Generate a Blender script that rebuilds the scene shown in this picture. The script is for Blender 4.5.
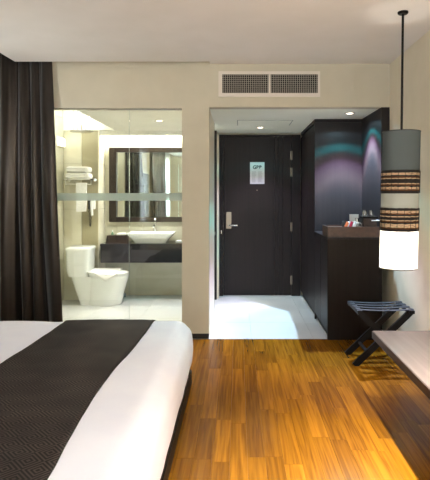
import bpy, bmesh, math, random
from mathutils import Vector, Matrix, noise
random.seed(7)
PI = math.pi
for o in list(bpy.data.objects): bpy.data.objects.remove(o)
scene = bpy.context.scene
COL = scene.collection

# ------------------------------------------------------------------ camera, world, exposure, large lights
CAMZ, FPX = 1.40, 500.0
cam = bpy.data.cameras.new('camera')
cam.lens = FPX / 480.0 * 36.0
cam.sensor_width = 36.0
cam.sensor_fit = 'AUTO'
cam.shift_x = -23.0 / 480.0
cam.shift_y = -46.0 / 480.0
cam.clip_start = 0.05
camo = bpy.data.objects.new('camera', cam)
COL.objects.link(camo)
camo.location = (0, 0, CAMZ)
camo.rotation_euler = (PI/2, 0, 0)
scene.camera = camo

world = bpy.data.worlds.new('world')
scene.world = world
world.use_nodes = True
bg = world.node_tree.nodes['Background']
bg.inputs[0].default_value = (0.62, 0.78, 1.0, 1)
bg.inputs[1].default_value = 1.0

vs = scene.view_settings
vs.view_transform = 'Standard'
vs.look = 'None'
vs.exposure = 0.09
vs.gamma = 1.0
vs.use_curve_mapping = False

def light(name, kind, loc, energy, color, rot=(0, 0, 0), **kw):
    l = bpy.data.lights.new(name, kind)
    l.energy = energy
    l.color = color
    for k, v in kw.items(): setattr(l, k, v)
    o = bpy.data.objects.new(name, l)
    COL.objects.link(o)
    o.location = loc
    o.rotation_euler = rot
    return o

# daylight entering by the window in the left wall, behind the camera
light('window_daylight', 'AREA', (-2.62, -1.82, 1.55), 150, (0.88, 0.95, 1.0), (0, -PI/2, 0),
      shape='RECTANGLE', size=1.75, size_y=0.95)
# frontal fill light, shining in by the wide window added behind the camera
light('rear_fill_light', 'AREA', (-0.05, -3.42, 1.45), 60, (0.90, 0.98, 1.0), (PI/2, 0, 0),
      shape='RECTANGLE', size=2.5, size_y=1.9)
# light strip hidden in the cove above the bathroom mirror
light('cove_strip_light', 'AREA', (-1.12, 6.81, 2.36), 30, (1.0, 0.98, 0.90), (0, 0, 0),
      shape='RECTANGLE', size=1.38, size_y=0.08)
# light strip hidden in the raised shower coffer
light('coffer_strip_light', 'AREA', (-1.72, 5.75, 2.30), 13, (0.96, 0.99, 1.0), (0, math.radians(115), 0),
      shape='RECTANGLE', size=0.05, size_y=1.3)

# ------------------------------------------------------------------ materials
def lin(c):
    r = []
    for v in c:
        v = v / 255.0
        r.append(v / 12.92 if v <= 0.04045 else ((v + 0.055) / 1.055) ** 2.4)
    return (*r, 1.0)

MATS = {}
def mat(name, rgb, rough=0.6, metal=0.0, spec=0.5, **kw):
    m = bpy.data.materials.new(name)
    m.use_nodes = True
    b = m.node_tree.nodes['Principled BSDF']
    b.inputs['Base Color'].default_value = lin(rgb)
    b.inputs['Roughness'].default_value = rough
    b.inputs['Metallic'].default_value = metal
    b.inputs['Specular IOR Level'].default_value = spec
    for k, v in kw.items(): b.inputs[k].default_value = v
    MATS[name] = m
    return m

def N(m, t, **kw):
    n = m.node_tree.nodes.new(t)
    for k, v in kw.items(): setattr(n, k, v)
    return n
def L(m, a, b): m.node_tree.links.new(a, b)
def bsdf(m): return m.node_tree.nodes['Principled BSDF']

def math_node(m, op, a, b=None, c=None):
    n = N(m, 'ShaderNodeMath', operation=op)
    for i, v in enumerate((a, b, c)):
        if v is None: continue
        if isinstance(v, (int, float)): n.inputs[i].default_value = v
        else: L(m, v, n.inputs[i])
    return n.outputs[0]

def ramp(m, fac, stops, interp='LINEAR'):
    r = N(m, 'ShaderNodeValToRGB')
    cr = r.color_ramp
    cr.interpolation = interp
    while len(cr.elements) < len(stops): cr.elements.new(0.5)
    for e, (p, c) in zip(cr.elements, stops):
        e.position = p
        e.color = c
    L(m, fac, r.inputs[0])
    return r.outputs[0]

def noisy(m, c0, c1, scale=(4, 4, 4), nscale=1.0, detail=4, bump=0.0, lo=0.35, hi=0.65, coord='pos', bscale=None):
    if coord == 'pos': src = N(m, 'ShaderNodeNewGeometry').outputs['Position']
    else: src = N(m, 'ShaderNodeTexCoord').outputs['Object']
    mp = N(m, 'ShaderNodeMapping')
    mp.inputs['Scale'].default_value = scale
    L(m, src, mp.inputs[0])
    nz = N(m, 'ShaderNodeTexNoise')
    nz.inputs['Scale'].default_value = nscale
    nz.inputs['Detail'].default_value = detail
    L(m, mp.outputs[0], nz.inputs[0])
    col = ramp(m, nz.outputs[0], [(lo, lin(c0)), (hi, lin(c1))])
    L(m, col, bsdf(m).inputs['Base Color'])
    if bump:
        bp = N(m, 'ShaderNodeBump')
        bp.inputs['Strength'].default_value = bump
        bp.inputs['Distance'].default_value = 0.002
        L(m, nz.outputs[0], bp.inputs['Height'])
        L(m, bp.outputs[0], bsdf(m).inputs['Normal'])
    return m

noisy(mat('ceiling_paint', (232, 228, 222), 0.9, spec=0.15), (230, 226, 220), (234, 230, 225), (3, 3, 3))
noisy(mat('wall_paint', (202, 195, 176), 0.85, spec=0.2), (200, 193, 174), (204, 197, 178), (6, 6, 6))
noisy(mat('wall_paint_light', (236, 226, 204), 0.6, spec=0.3), (234, 224, 202), (238, 228, 207), (6, 6, 6))
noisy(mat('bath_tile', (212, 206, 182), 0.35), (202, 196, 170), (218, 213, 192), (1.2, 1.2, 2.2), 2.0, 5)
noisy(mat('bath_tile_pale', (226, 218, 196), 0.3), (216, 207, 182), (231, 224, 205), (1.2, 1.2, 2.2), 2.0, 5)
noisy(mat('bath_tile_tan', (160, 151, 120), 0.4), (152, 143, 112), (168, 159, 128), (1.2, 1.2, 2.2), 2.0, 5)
noisy(mat('grout', (160, 150, 128), 0.9), (155, 146, 124), (165, 155, 133))
noisy(mat('floor_tile_white', (222, 222, 220), 0.22), (217, 217, 215), (226, 226, 224), (1, 1, 1), 1.5)
noisy(mat('hall_ceiling_paint', (246, 247, 232), 0.9, spec=0.15), (245, 246, 230), (248, 249, 235), (3, 3, 3))
mat('floor_grout', (216, 216, 214), 0.9)
noisy(mat('bath_ceiling', (240, 238, 228), 0.85, spec=0.2), (238, 236, 226), (242, 240, 231), (3, 3, 3))
noisy(mat('dark_wood', (30, 23, 18), 0.45, spec=0.14), (27, 20, 16), (34, 26, 21), (40, 40, 1.2), 1.0, 5, lo=0.3, hi=0.7)
noisy(mat('wardrobe_wood', (38, 33, 33), 0.38, spec=0.2), (34, 29, 30), (42, 36, 36), (40, 40, 1.2), 1.0, 5, lo=0.3, hi=0.7)
noisy(mat('door_wood', (33, 26, 26), 0.45, spec=0.2), (29, 23, 23), (37, 29, 29), (50, 50, 1.0), 1.0, 5, lo=0.3, hi=0.7)
noisy(mat('black_wood', (16, 14, 15), 0.45, spec=0.25), (14, 12, 13), (20, 18, 18), (60, 8, 8))
noisy(mat('mirror_frame_wood', (42, 32, 25), 0.45, spec=0.3), (37, 28, 21), (48, 37, 29), (4, 40, 40))
mat('black_toe', (18, 14, 12), 0.6)
mat('groove_black', (10, 8, 9), 0.8)
mat('steel', (190, 188, 184), 0.25, 1.0)
mat('chrome', (225, 225, 225), 0.1, 1.0)
mat('brass_plate', (150, 138, 124), 0.35, 0.85)
mat('ceramic', (240, 241, 236), 0.12)
mat('mirror_glass', (225, 232, 226), 0.015, 1.0)
mat('vent_white', (222, 214, 204), 0.55)
mat('vent_bar', (170, 163, 152), 0.5)
mat('vent_dark', (14, 12, 12), 0.9)
noisy(mat('vanity_stone', (22, 22, 25), 0.16), (18, 18, 20), (29, 29, 32), (8, 8, 8), 2.0, 6)
noisy(mat('towel_white', (242, 240, 234), 0.95, spec=0.1), (232, 230, 223), (246, 244, 239), (90, 90, 90), 1, 3, bump=0.6)
noisy(mat('linen', (240, 240, 253), 0.8, spec=0.2), (238, 238, 252), (242, 242, 254), (5, 5, 5), 1, 4, bump=0.15)
mat('rack_strap', (24, 24, 32), 0.6, spec=0.3)
noisy(mat('bench_wood', (98, 87, 83), 0.4), (92, 81, 77), (104, 93, 89), (30, 1.4, 30), 1, 5)
noisy(mat('bench_edge', (58, 44, 36), 0.5), (52, 39, 31), (66, 50, 41), (30, 1.4, 30), 1, 5)
noisy(mat('box_leather', (50, 33, 25), 0.4), (44, 29, 22), (56, 38, 29), (30, 30, 30))
noisy(mat('tray_leather', (70, 45, 32), 0.4), (62, 39, 28), (78, 51, 37), (30, 30, 30))
mat('paper', (214, 218, 214), 0.7)
mat('ink', (60, 66, 66), 0.7)
mat('ink_pale', (168, 172, 166), 0.8)
mat('sachet_orange', (226, 120, 70), 0.4)
mat('sachet_red', (176, 36, 66), 0.4)
mat('sachet_black', (30, 24, 24), 0.4)
mat('plastic_white', (230, 230, 226), 0.35)
mat('plastic_black', (20, 20, 22), 0.4)
mat('bottle_green', (110, 150, 120), 0.2)
mat('scale_blue', (110, 128, 136), 0.3)
mat('pendant_metal', (26, 24, 22), 0.35, 0.6)

# wood strip floor: colour per strip from the object's random value, grain along Y
m = mat('floor_wood', (176, 116, 60), 0.25, spec=0.22)
oi = N(m, 'ShaderNodeObjectInfo')
geo = N(m, 'ShaderNodeNewGeometry')
mp = N(m, 'ShaderNodeMapping'); mp.inputs['Scale'].default_value = (52, 1.9, 1)
L(m, geo.outputs['Position'], mp.inputs[0])
cb = N(m, 'ShaderNodeCombineXYZ'); L(m, math_node(m, 'MULTIPLY', oi.outputs['Random'], 37.0), cb.inputs[2])
va = N(m, 'ShaderNodeVectorMath', operation='ADD'); L(m, mp.outputs[0], va.inputs[0]); L(m, cb.outputs[0], va.inputs[1])
nz = N(m, 'ShaderNodeTexNoise'); nz.inputs['Scale'].default_value = 1.0; nz.inputs['Detail'].default_value = 5; nz.inputs['Distortion'].default_value = 0.8
L(m, va.outputs[0], nz.inputs[0])
base = ramp(m, oi.outputs['Random'], [(0.0, lin((114, 72, 12))), (0.45, lin((133, 86, 14))), (0.8, lin((148, 97, 21))), (1.0, lin((102, 63, 10)))])
grain = ramp(m, nz.outputs[0], [(0.32, (0.62, 0.56, 0.5, 1)), (0.64, (1.12, 1.12, 1.12, 1))])
mx = N(m, 'ShaderNodeMix', data_type='RGBA', blend_type='MULTIPLY'); mx.inputs[0].default_value = 1.0
L(m, base, mx.inputs[6]); L(m, grain, mx.inputs[7]); L(m, mx.outputs[2], bsdf(m).inputs['Base Color'])
noisy(mat('floor_wood_base', (150, 98, 50), 0.35), (120, 76, 38), (165, 108, 56), (30, 1.5, 1))

# bed runner: concentric diamonds woven in thin pale lines
m = mat('runner_fabric', (40, 34, 36), 0.75, spec=0.2)
geo = N(m, 'ShaderNodeNewGeometry')
sp = N(m, 'ShaderNodeSeparateXYZ'); L(m, geo.outputs['Position'], sp.inputs[0])
S = 0.11
fu = math_node(m, 'ABSOLUTE', math_node(m, 'SUBTRACT', math_node(m, 'FRACT', math_node(m, 'MULTIPLY', sp.outputs[0], 1/S)), 0.5))
fv = math_node(m, 'ABSOLUTE', math_node(m, 'SUBTRACT', math_node(m, 'FRACT', math_node(m, 'MULTIPLY', sp.outputs[1], 1/S)), 0.5))
d = math_node(m, 'ADD', fu, fv)
st = math_node(m, 'SINE', math_node(m, 'MULTIPLY', d, 2*PI*6))
nzr = N(m, 'ShaderNodeTexNoise'); nzr.inputs['Scale'].default_value = 4.0
L(m, geo.outputs['Position'], nzr.inputs[0])
fac = math_node(m, 'MULTIPLY', math_node(m, 'MULTIPLY_ADD', st, 0.5, 0.5), nzr.outputs[0])
L(m, ramp(m, fac, [(0.1, lin((20, 15, 17))), (0.6, lin((74, 64, 60)))]), bsdf(m).inputs['Base Color'])

# satin curtain
m = mat('curtain_satin', (54, 45, 39), 0.30, metal=0.6, spec=0.5)
noisy(m, (38, 31, 27), (48, 40, 35), (30, 30, 0.6), 1, 3)
bsdf(m).inputs['Sheen Weight'].default_value = 0.25

def mix_mat(name, shaders, fac):
    m = bpy.data.materials.new(name); m.use_nodes = True
    nt = m.node_tree
    nt.nodes.remove(nt.nodes['Principled BSDF'])
    out = nt.nodes['Material Output']
    ns = []
    for t, c, r in shaders:
        n = nt.nodes.new(t); n.inputs[0].default_value = c
        if r is not None: n.inputs['Roughness'].default_value = r
        ns.append(n)
    mxs = nt.nodes.new('ShaderNodeMixShader')
    if fac == 'fresnel':
        lw = nt.nodes.new('ShaderNodeFresnel'); lw.inputs[0].default_value = 1.45
        nt.links.new(lw.outputs[0], mxs.inputs[0])
    else: mxs.inputs[0].default_value = fac
    nt.links.new(ns[0].outputs[0], mxs.inputs[1]); nt.links.new(ns[1].outputs[0], mxs.inputs[2])
    nt.links.new(mxs.outputs[0], out.inputs[0])
    MATS[name] = m
    return m
mix_mat('clear_glass', [('ShaderNodeBsdfTransparent', (0.965, 0.985, 0.97, 1), None), ('ShaderNodeBsdfGlossy', (1, 1, 1, 1), 0.0)], 'fresnel')
mix_mat('frosted_band', [('ShaderNodeBsdfTransparent', (0.9, 0.96, 0.93, 1), None), ('ShaderNodeBsdfDiffuse', (0.68, 0.80, 0.76, 1), None)], 0.5)
mix_mat('sheer_fabric', [('ShaderNodeBsdfTransparent', (1, 1, 1, 1), None), ('ShaderNodeBsdfTranslucent', (0.9, 0.92, 0.95, 1), None)], 0.55)
mix_mat('shade_white', [('ShaderNodeBsdfDiffuse', (0.9, 0.9, 0.88, 1), None), ('ShaderNodeBsdfTranslucent', (0.95, 0.93, 0.88, 1), None)], 0.6)
mix_mat('shade_grey', [('ShaderNodeBsdfDiffuse', lin((112, 122, 124)), None), ('ShaderNodeBsdfTranslucent', (0.10, 0.11, 0.11, 1), None)], 0.35)
mix_mat('shade_mid', [('ShaderNodeBsdfDiffuse', lin((186, 190, 184)), None), ('ShaderNodeBsdfTranslucent', (0.45, 0.46, 0.42, 1), None)], 0.4)
mix_mat('drink_glass', [('ShaderNodeBsdfTransparent', (0.85, 0.9, 0.9, 1), None), ('ShaderNodeBsdfGlossy', (1, 1, 1, 1), 0.05)], 0.3)
mix_mat('reed_tan', [('ShaderNodeBsdfDiffuse', lin((226, 200, 168)), None), ('ShaderNodeBsdfTranslucent', lin((225, 190, 145)), None)], 0.25)
mix_mat('reed_brown', [('ShaderNodeBsdfDiffuse', lin((120, 84, 58)), None), ('ShaderNodeBsdfTranslucent', lin((120, 80, 50)), None)], 0.2)
mat('reed_dark', (34, 28, 26), 0.7)

def emat(name, rgb, strength):
    m = bpy.data.materials.new(name); m.use_nodes = True
    b = m.node_tree.nodes['Principled BSDF']
    b.inputs['Base Color'].default_value = lin(rgb)
    b.inputs['Emission Color'].default_value = lin(rgb)
    b.inputs['Emission Strength'].default_value = strength
    MATS[name] = m
emat('lamp_glow', (255, 238, 214), 9.0)
emat('wall_light_glow', (255, 246, 218), 2.2)

# ------------------------------------------------------------------ mesh helpers
def link(name, me, mt=None, parent=None):
    o = bpy.data.objects.new(name, me)
    COL.objects.link(o)
    if mt: me.materials.append(MATS[mt])
    if parent: o.parent = parent
    return o

def done(name, bm, mt, parent=None, smooth=False, recalc=True):
    if recalc: bmesh.ops.recalc_face_normals(bm, faces=bm.faces)
    me = bpy.data.meshes.new(name)
    bm.to_mesh(me); bm.free()
    if smooth:
        for p in me.polygons: p.use_smooth = True
        if smooth != True:
            me.set_sharp_from_angle(angle=math.radians(smooth))
    return link(name, me, mt, parent)

def add_box(bm, x0, x1, y0, y1, z0, z1, bevel=0.0):
    r = bmesh.ops.create_cube(bm, size=1.0)
    vs_ = r['verts']
    for v in vs_:
        v.co = Vector(((x0+x1)/2 + v.co.x*(x1-x0), (y0+y1)/2 + v.co.y*(y1-y0), (z0+z1)/2 + v.co.z*(z1-z0)))
    if bevel:
        es = list({e for v in vs_ for e in v.link_edges})
        bmesh.ops.bevel(bm, geom=es, offset=bevel, segments=2, affect='EDGES')
    return bm

def box(name, b, mt, parent=None, bevel=0.0):
    bm = bmesh.new(); add_box(bm, *b, bevel=bevel)
    return done(name, bm, mt, parent)

def boxes(name, bs, mt, parent=None, bevel=0.0):
    bm = bmesh.new()
    for b in bs: add_box(bm, *b, bevel=bevel)
    return done(name, bm, mt, parent)

def add_tube(bm, pts, r, seg=8, closed=False, cap=True):
    pts = [Vector(p) for p in pts]
    n = len(pts); rings = []
    prev = None
    for i, p in enumerate(pts):
        if closed: t = pts[(i+1) % n] - pts[i-1]
        else: t = pts[min(i+1, n-1)] - pts[max(i-1, 0)]
        t.normalize()
        ref = prev if prev is not None else (Vector((0, 0, 1)) if abs(t.z) < 0.9 else Vector((1, 0, 0)))
        a = (ref - t * ref.dot(t)).normalized(); prev = a
        b = t.cross(a)
        rr = r[i] if isinstance(r, (list, tuple)) else r
        rings.append([bm.verts.new(p + a*rr*math.cos(2*PI*k/seg) + b*rr*math.sin(2*PI*k/seg)) for k in range(seg)])
    for i in range(n if closed else n-1):
        A, B = rings[i], rings[(i+1) % n]
        for k in range(seg): bm.faces.new((A[k], A[(k+1) % seg], B[(k+1) % seg], B[k]))
    if cap and not closed:
        bm.faces.new(rings[0][::-1]); bm.faces.new(rings[-1])

def tube(name, pts, r, mt, parent=None, seg=8, closed=False):
    bm = bmesh.new(); add_tube(bm, pts, r, seg, closed)
    return done(name, bm, mt, parent, smooth=40)

def add_lathe(bm, prof, c=(0, 0, 0), seg=32, cap0=False, cap1=False):
    rings = []
    for r, z in prof:
        rings.append([bm.verts.new((c[0]+r*math.cos(2*PI*k/seg), c[1]+r*math.sin(2*PI*k/seg), c[2]+z)) for k in range(seg)])
    for A, B in zip(rings, rings[1:]):
        for k in range(seg): bm.faces.new((A[k], A[(k+1) % seg], B[(k+1) % seg], B[k]))
    if cap0: bm.faces.new(rings[0][::-1])
    if cap1: bm.faces.new(rings[-1])

def lathe(name, prof, c, mt, parent=None, seg=32, cap0=True, cap1=True):
    bm = bmesh.new(); add_lathe(bm, prof, c, seg, cap0, cap1)
    return done(name, bm, mt, parent, smooth=40)

def add_rbox(bm, b, r, seg=(8, 8, 8), fn=None):
    """box with round edges of radius r, dense enough to be shaped by fn"""
    x0, x1, y0, y1, z0, z1 = b
    c = Vector(((x0+x1)/2, (y0+y1)/2, (z0+z1)/2)); h = Vector(((x1-x0)/2, (y1-y0)/2, (z1-z0)/2))
    cache = {}
    def axisvals(i):
        k = seg[i]; hi = h[i]; inner = max(hi - r, 1e-4)
        vals = []
        nr = 4
        for j in range(nr): vals.append(-hi + (hi-inner) * j / nr)
        for j in range(k+1): vals.append(-inner + 2*inner*j/k)
        for j in range(1, nr+1): vals.append(inner + (hi-inner) * j / nr)
        return vals
    A = [axisvals(i) for i in range(3)]
    def vert(p):
        key = tuple(round(q, 6) for q in p)
        if key in cache: return cache[key]
        p = Vector(p)
        q = Vector([max(-(h[i]-r), min(h[i]-r, p[i])) for i in range(3)])
        dlt = p - q
        if dlt.length > 1e-9: p2 = q + dlt.normalized() * r
        else: p2 = p
        w = c + p2
        if fn: w = Vector(fn(w))
        v = bm.verts.new(w); cache[key] = v
        return v
    for i in range(3):
        j, k = (i+1) % 3, (i+2) % 3
        for s in (-1, 1):
            for a in range(len(A[j])-1):
                for bb in range(len(A[k])-1):
                    quad = []
                    for (ja, kb) in ((a, bb), (a+1, bb), (a+1, bb+1), (a, bb+1)):
                        p = [0, 0, 0]; p[i] = s*h[i]; p[j] = A[j][ja]; p[k] = A[k][kb]
                        quad.append(vert(p))
                    if len(set(quad)) == 4:
                        try: bm.faces.new(quad)
                        except ValueError: pass

def rbox(name, b, r, mt, parent=None, seg=(6, 6, 6), fn=None):
    bm = bmesh.new(); add_rbox(bm, b, r, seg, fn)
    return done(name, bm, mt, parent, smooth=True)

def add_bar(bm, p0, p1, w, t, up=Vector((0, 1, 0))):
    """rectangular bar from p0 to p1: w across 'up', t along 'up'"""
    p0, p1 = Vector(p0), Vector(p1)
    d = (p1-p0).normalized(); u = (up - d*up.dot(d)).normalized(); s = d.cross(u)
    vs_ = []
    for p in (p0, p1):
        for (a, b) in ((-1, -1), (1, -1), (1, 1), (-1, 1)):
            vs_.append(bm.verts.new(p + s*a*w/2 + u*b*t/2))
    for f in ((0, 1, 2, 3), (7, 6, 5, 4), (0, 4, 5, 1), (1, 5, 6, 2), (2, 6, 7, 3), (3, 7, 4, 0)):
        bm.faces.new([vs_[i] for i in f])

def bar(name, p0, p1, w, t, mt, parent=None, up=Vector((0, 1, 0))):
    bm = bmesh.new(); add_bar(bm, p0, p1, w, t, up)
    return done(name, bm, mt, parent)

def tag(o, label=None, cat=None, group=None, kind=None):
    if label: o['label'] = label
    if cat: o['category'] = cat
    if group: o['group'] = group
    if kind: o['kind'] = kind
    return o
def struct(o, label=None, cat=None): return tag(o, label, cat, kind='structure')
def thing(name, label, cat, loc=(0, 0, 0), group=None):
    o = bpy.data.objects.new(name, None); COL.objects.link(o)
    o.empty_display_size = 0.1
    o.location = loc
    o['_off'] = 0
    del o['_off']
    return tag(o, label, cat, group)
THINGS = []
def settle(root):
    """children were modelled in world coordinates: keep them in place under the moved Empty"""
    inv = Matrix.Translation(root.location).inverted()
    for ch in root.children: ch.matrix_parent_inverse = inv
def part_grid(parent, name, axis, rects, depth, mt):
    """flat tiles as children. axis 'x','y','z' = facing axis; rects in the two other axes; depth=(d0,d1)"""
    for (a0, a1, b0, b1) in rects:
        if axis == 'x': b = (depth[0], depth[1], a0, a1, b0, b1)
        elif axis == 'y': b = (a0, a1, depth[0], depth[1], b0, b1)
        else: b = (a0, a1, b0, b1, depth[0], depth[1])
        box('tile', b, mt, parent, bevel=0.0015)
def grid(a0, a1, da, b0, b1, db, gap, ao=0.0, bo=0.0):
    def cuts(lo, hi, d, off):
        c = [lo]; v = lo + (off if off > 0 else d)
        while v < hi - 0.03: c.append(v); v += d
        c.append(hi); return c
    A, B = cuts(a0, a1, da, ao), cuts(b0, b1, db, bo)
    return [(p+gap/2, q-gap/2, r+gap/2, s-gap/2) for p, q in zip(A, A[1:]) for r, s in zip(B, B[1:])]

# ------------------------------------------------------------------ dimensions
XL, XR = -2.30, 1.468          # side walls
YF, YD = 4.83, 6.93            # partition plane, entrance door plane
ZC, ZH = 2.656, 2.24           # bedroom ceiling, hallway ceiling
XH = -0.28                     # hallway left wall face
YB = -3.2

# ------------------------------------------------------------------ structure: bedroom shell
# floor: slab plus strips
floor = struct(box('floor', (XL-.1, XR+.1, YB-.1, YF, -0.10, -0.006), 'floor_wood_base'), 'orange brown wooden strip floor of the bedroom', 'floor')
unit = bpy.data.meshes.new('plank')
bm = bmesh.new(); bmesh.ops.create_cube(bm, size=1.0)
bmesh.ops.bevel(bm, geom=[e for e in bm.edges if e.verts[0].co.z > 0 and e.verts[1].co.z > 0], offset=0.012, segments=1, affect='EDGES')
bm.to_mesh(unit); bm.free(); unit.materials.append(MATS['floor_wood'])
W = 0.0945
x = XR; row = 0
while x > XL + 0.02:
    x0 = max(XL, x - W)
    y = YF - 0.002
    ln = random.uniform(0.18, 0.85)
    while y > 1.5:
        y0 = y - ln
        p = bpy.data.objects.new('plank', unit); COL.objects.link(p); p.parent = floor
        p.location = ((x0+x)/2, (y0+y)/2, -0.009)
        p.scale = (x-x0-0.0008, ln-0.0012, 0.018)
        y = y0
        ln = random.choice((0.46, 0.6, 0.72, 0.9)) * random.uniform(0.9, 1.1) if x > -0.7 else 1.7
    x = x0; row += 1

struct(boxes('ceiling', [
    (-2.117, XR+.1, YB-.1, 4.745, ZC, ZC+0.05),
    (-0.27, XR+.1, 4.745, YF, ZC, ZC+0.05),
    (XL-.1, XR+.1, YB-.1, YF+.12, 2.86, 2.92)], 'ceiling_paint'), 'off white bedroom ceiling with a curtain slot along the wall', 'ceiling')

XP = -0.541                    # pillar left edge / glass right edge
XG = -2.02                     # glass left edge
struct(boxes('wall_front', [
    (XL, XP, YF, YF+.12, 2.232, 2.86),
    (XP, XH, YF, YF+.12, 0.052, 2.86),
    (XH, XR, YF, YF+.12, ZH, 2.86),
    (XL, XG, YF, YF+.12, 0.0, 2.232)], 'wall_paint'), 'beige partition wall around the bathroom glass and hallway', 'wall')
struct(box('baseboard_front', (XP, XH-.004, YF+.006, YF+.11, 0.0, 0.052), 'black_toe'), 'black recessed plinth at the foot of beige pillar', 'baseboard')
struct(box('wall_right', (XR, XR+.1, YB-.1, YD+.1, 0, 2.9), 'wall_paint_light'), 'pale plain wall behind the pendant lamp', 'wall')
RX0, RX1, RZ0, RZ1 = -1.35, 1.25, 0.45, 2.45  # rear window opening, added unseen to let in frontal fill light
struct(boxes('wall_rear', [(XL-.1, RX0, YB-.1, YB, 0, 2.9), (RX1, XR+.1, YB-.1, YB, 0, 2.9), (RX0, RX1, YB-.1, YB, 0, RZ0), (RX0, RX1, YB-.1, YB, RZ1, 2.9)], 'wall_paint'),
       'beige wall with an added wide window opening opposite the bathroom', 'wall')
w3 = struct(boxes('added_window_3', [(RX0, RX1, YB-.09, YB-.03, RZ0, RZ0+.05), (RX0, RX1, YB-.09, YB-.03, RZ1-.05, RZ1),
    (RX0, RX0+.05, YB-.09, YB-.03, RZ0+.05, RZ1-.05), (RX1-.05, RX1, YB-.09, YB-.03, RZ0+.05, RZ1-.05), (-.08, -.02, YB-.09, YB-.03, RZ0+.05, RZ1-.05)], 'plastic_white'),
    'wide white framed window added out of view for fill light', 'window')
box('pane', (RX0+.05, -.08, YB-.063, YB-.057, RZ0+.05, RZ1-.05), 'clear_glass', w3)
box('pane', (-.02, RX1-.05, YB-.063, YB-.057, RZ0+.05, RZ1-.05), 'clear_glass', w3)
WY0, WY1, WZ0, WZ1 = -2.25, -1.4, 0.75, 2.45
struct(boxes('wall_left', [
    (XL-.1, XL, WY1, YF+.12, 0, 2.9), (XL-.1, XL, YB, WY0, 0, 2.9),
    (XL-.1, XL, WY0, WY1, 0, WZ0), (XL-.1, XL, WY0, WY1, WZ1, 2.9)], 'wall_paint'), 'beige wall with the window behind the curtain', 'wall')
w1 = struct(boxes('window_1', [
    (XL-.09, XL-.03, WY0, WY1, WZ0, WZ0+.05), (XL-.09, XL-.03, WY0, WY1, WZ1-.05, WZ1),
    (XL-.09, XL-.03, WY0, WY0+.05, WZ0+.05, WZ1-.05), (XL-.09, XL-.03, WY1-.05, WY1, WZ0+.05, WZ1-.05),
    (XL-.09, XL-.03, -1.85, -1.80, WZ0+.05, WZ1-.05)], 'plastic_white'), 'white framed window in the left wall', 'window')
box('pane', (XL-.063, XL-.057, WY0+.05, -1.85, WZ0+.05, WZ1-.05), 'clear_glass', w1)
box('pane', (XL-.063, XL-.057, -1.80, WY1-.05, WZ0+.05, WZ1-.05), 'clear_glass', w1)

# glass partition: two panes with a frosted band each
w2 = struct(boxes('window_2', [(XG, XP, YF+.035, YF+.085, 2.222, 2.232), (XG, XP, YF+.035, YF+.085, 0.0, 0.012)], 'steel'),
            'frameless glass partition between bedroom and bathroom with frosted band', 'glass partition')
XJ = -1.063
for a, b in ((XG, XJ-.002), (XJ+.002, XP)):
    p = box('glass_pane', (a, b, YF+.055, YF+.065, 0.012, 2.222), 'clear_glass', w2)
    box('frosted_band', (a, b, YF+.052, YF+.0545, 1.335, 1.408), 'frosted_band', p)

box('pane_joint', (XJ-.0018, XJ+.0018, YF+.056, YF+.064, 0.012, 2.222), 'frosted_band', w2)

# ------------------------------------------------------------------ structure: hallway
fh = struct(box('floor_hallway', (XH-.15, XR, YF, YD+.1, -0.10, -0.010), 'floor_grout'), 'glossy white tiled floor of the entrance hallway', 'floor')
part_grid(fh, 'tile', 'z', grid(XH-.14, 0.872, 0.60, YF, YD+.05, 0.62, 0.0014, ao=0.55), (-0.0095, 0.0), 'floor_tile_white')
ch = struct(boxes('ceiling_hallway', [(XH-.12, XR, YF+.12, YD+.1, ZH, ZH+.08)], 'hall_ceiling_paint'), 'pale dropped ceiling of the entrance hallway', 'ceiling')
boxes('access_hatch', [(0.0, 0.62, 5.70, 6.10, ZH-.004, ZH)], 'hall_ceiling_paint', ch)
hg = []
for (a, b, c, d_) in ((-.006, .626, 5.692, 5.697), (-.006, .626, 6.103, 6.108), (-.008, -.003, 5.692, 6.108), (.623, .628, 5.692, 6.108)):
    hg.append((a, b, c, d_, ZH-.0015, ZH+.001))
boxes('hatch_joint', hg, 'ink', ch)
YJ0, YJ1 = 5.93, 6.62          # doorway from hallway to bathroom
struct(boxes('wall_hallway', [(XH-.11, XH, YF+.12, YJ0, 0.0, ZH), (XH-.11, XH, YJ1+.06, YD, 0.0, ZH)], 'wall_paint_light'),
       'pale narrow wall between hallway and bathroom', 'wall')
tr = struct(box('trim_1', (XH-.105, XH-.003, YJ1, YJ1+.06, 0.0, ZH), 'door_wood'), 'dark jamb of the bathroom doorway off the hallway', 'door jamb')
box('strike_plate', (XH-.05, XH-.02, YJ1-.003, YJ1, 0.86, 0.90), 'steel', tr)
struct(box('trim_2', (XH, XH+.022, YJ1+.075, YD-.07, 0.0, 2.20), 'wall_paint_light'), 'thin pale strip beside the dark entrance door frame', 'trim')
struct(box('trim_3', (XH-.012, XH+.002, YJ0-.012, YJ0, 0.0, ZH), 'black_toe'), 'thin dark edge strip at the bathroom doorway corner', 'trim')
struct(box('wall_entrance', (XH-.2, XR, YD, YD+.1, 0.0, ZH), 'wall_paint_light'))

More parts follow.
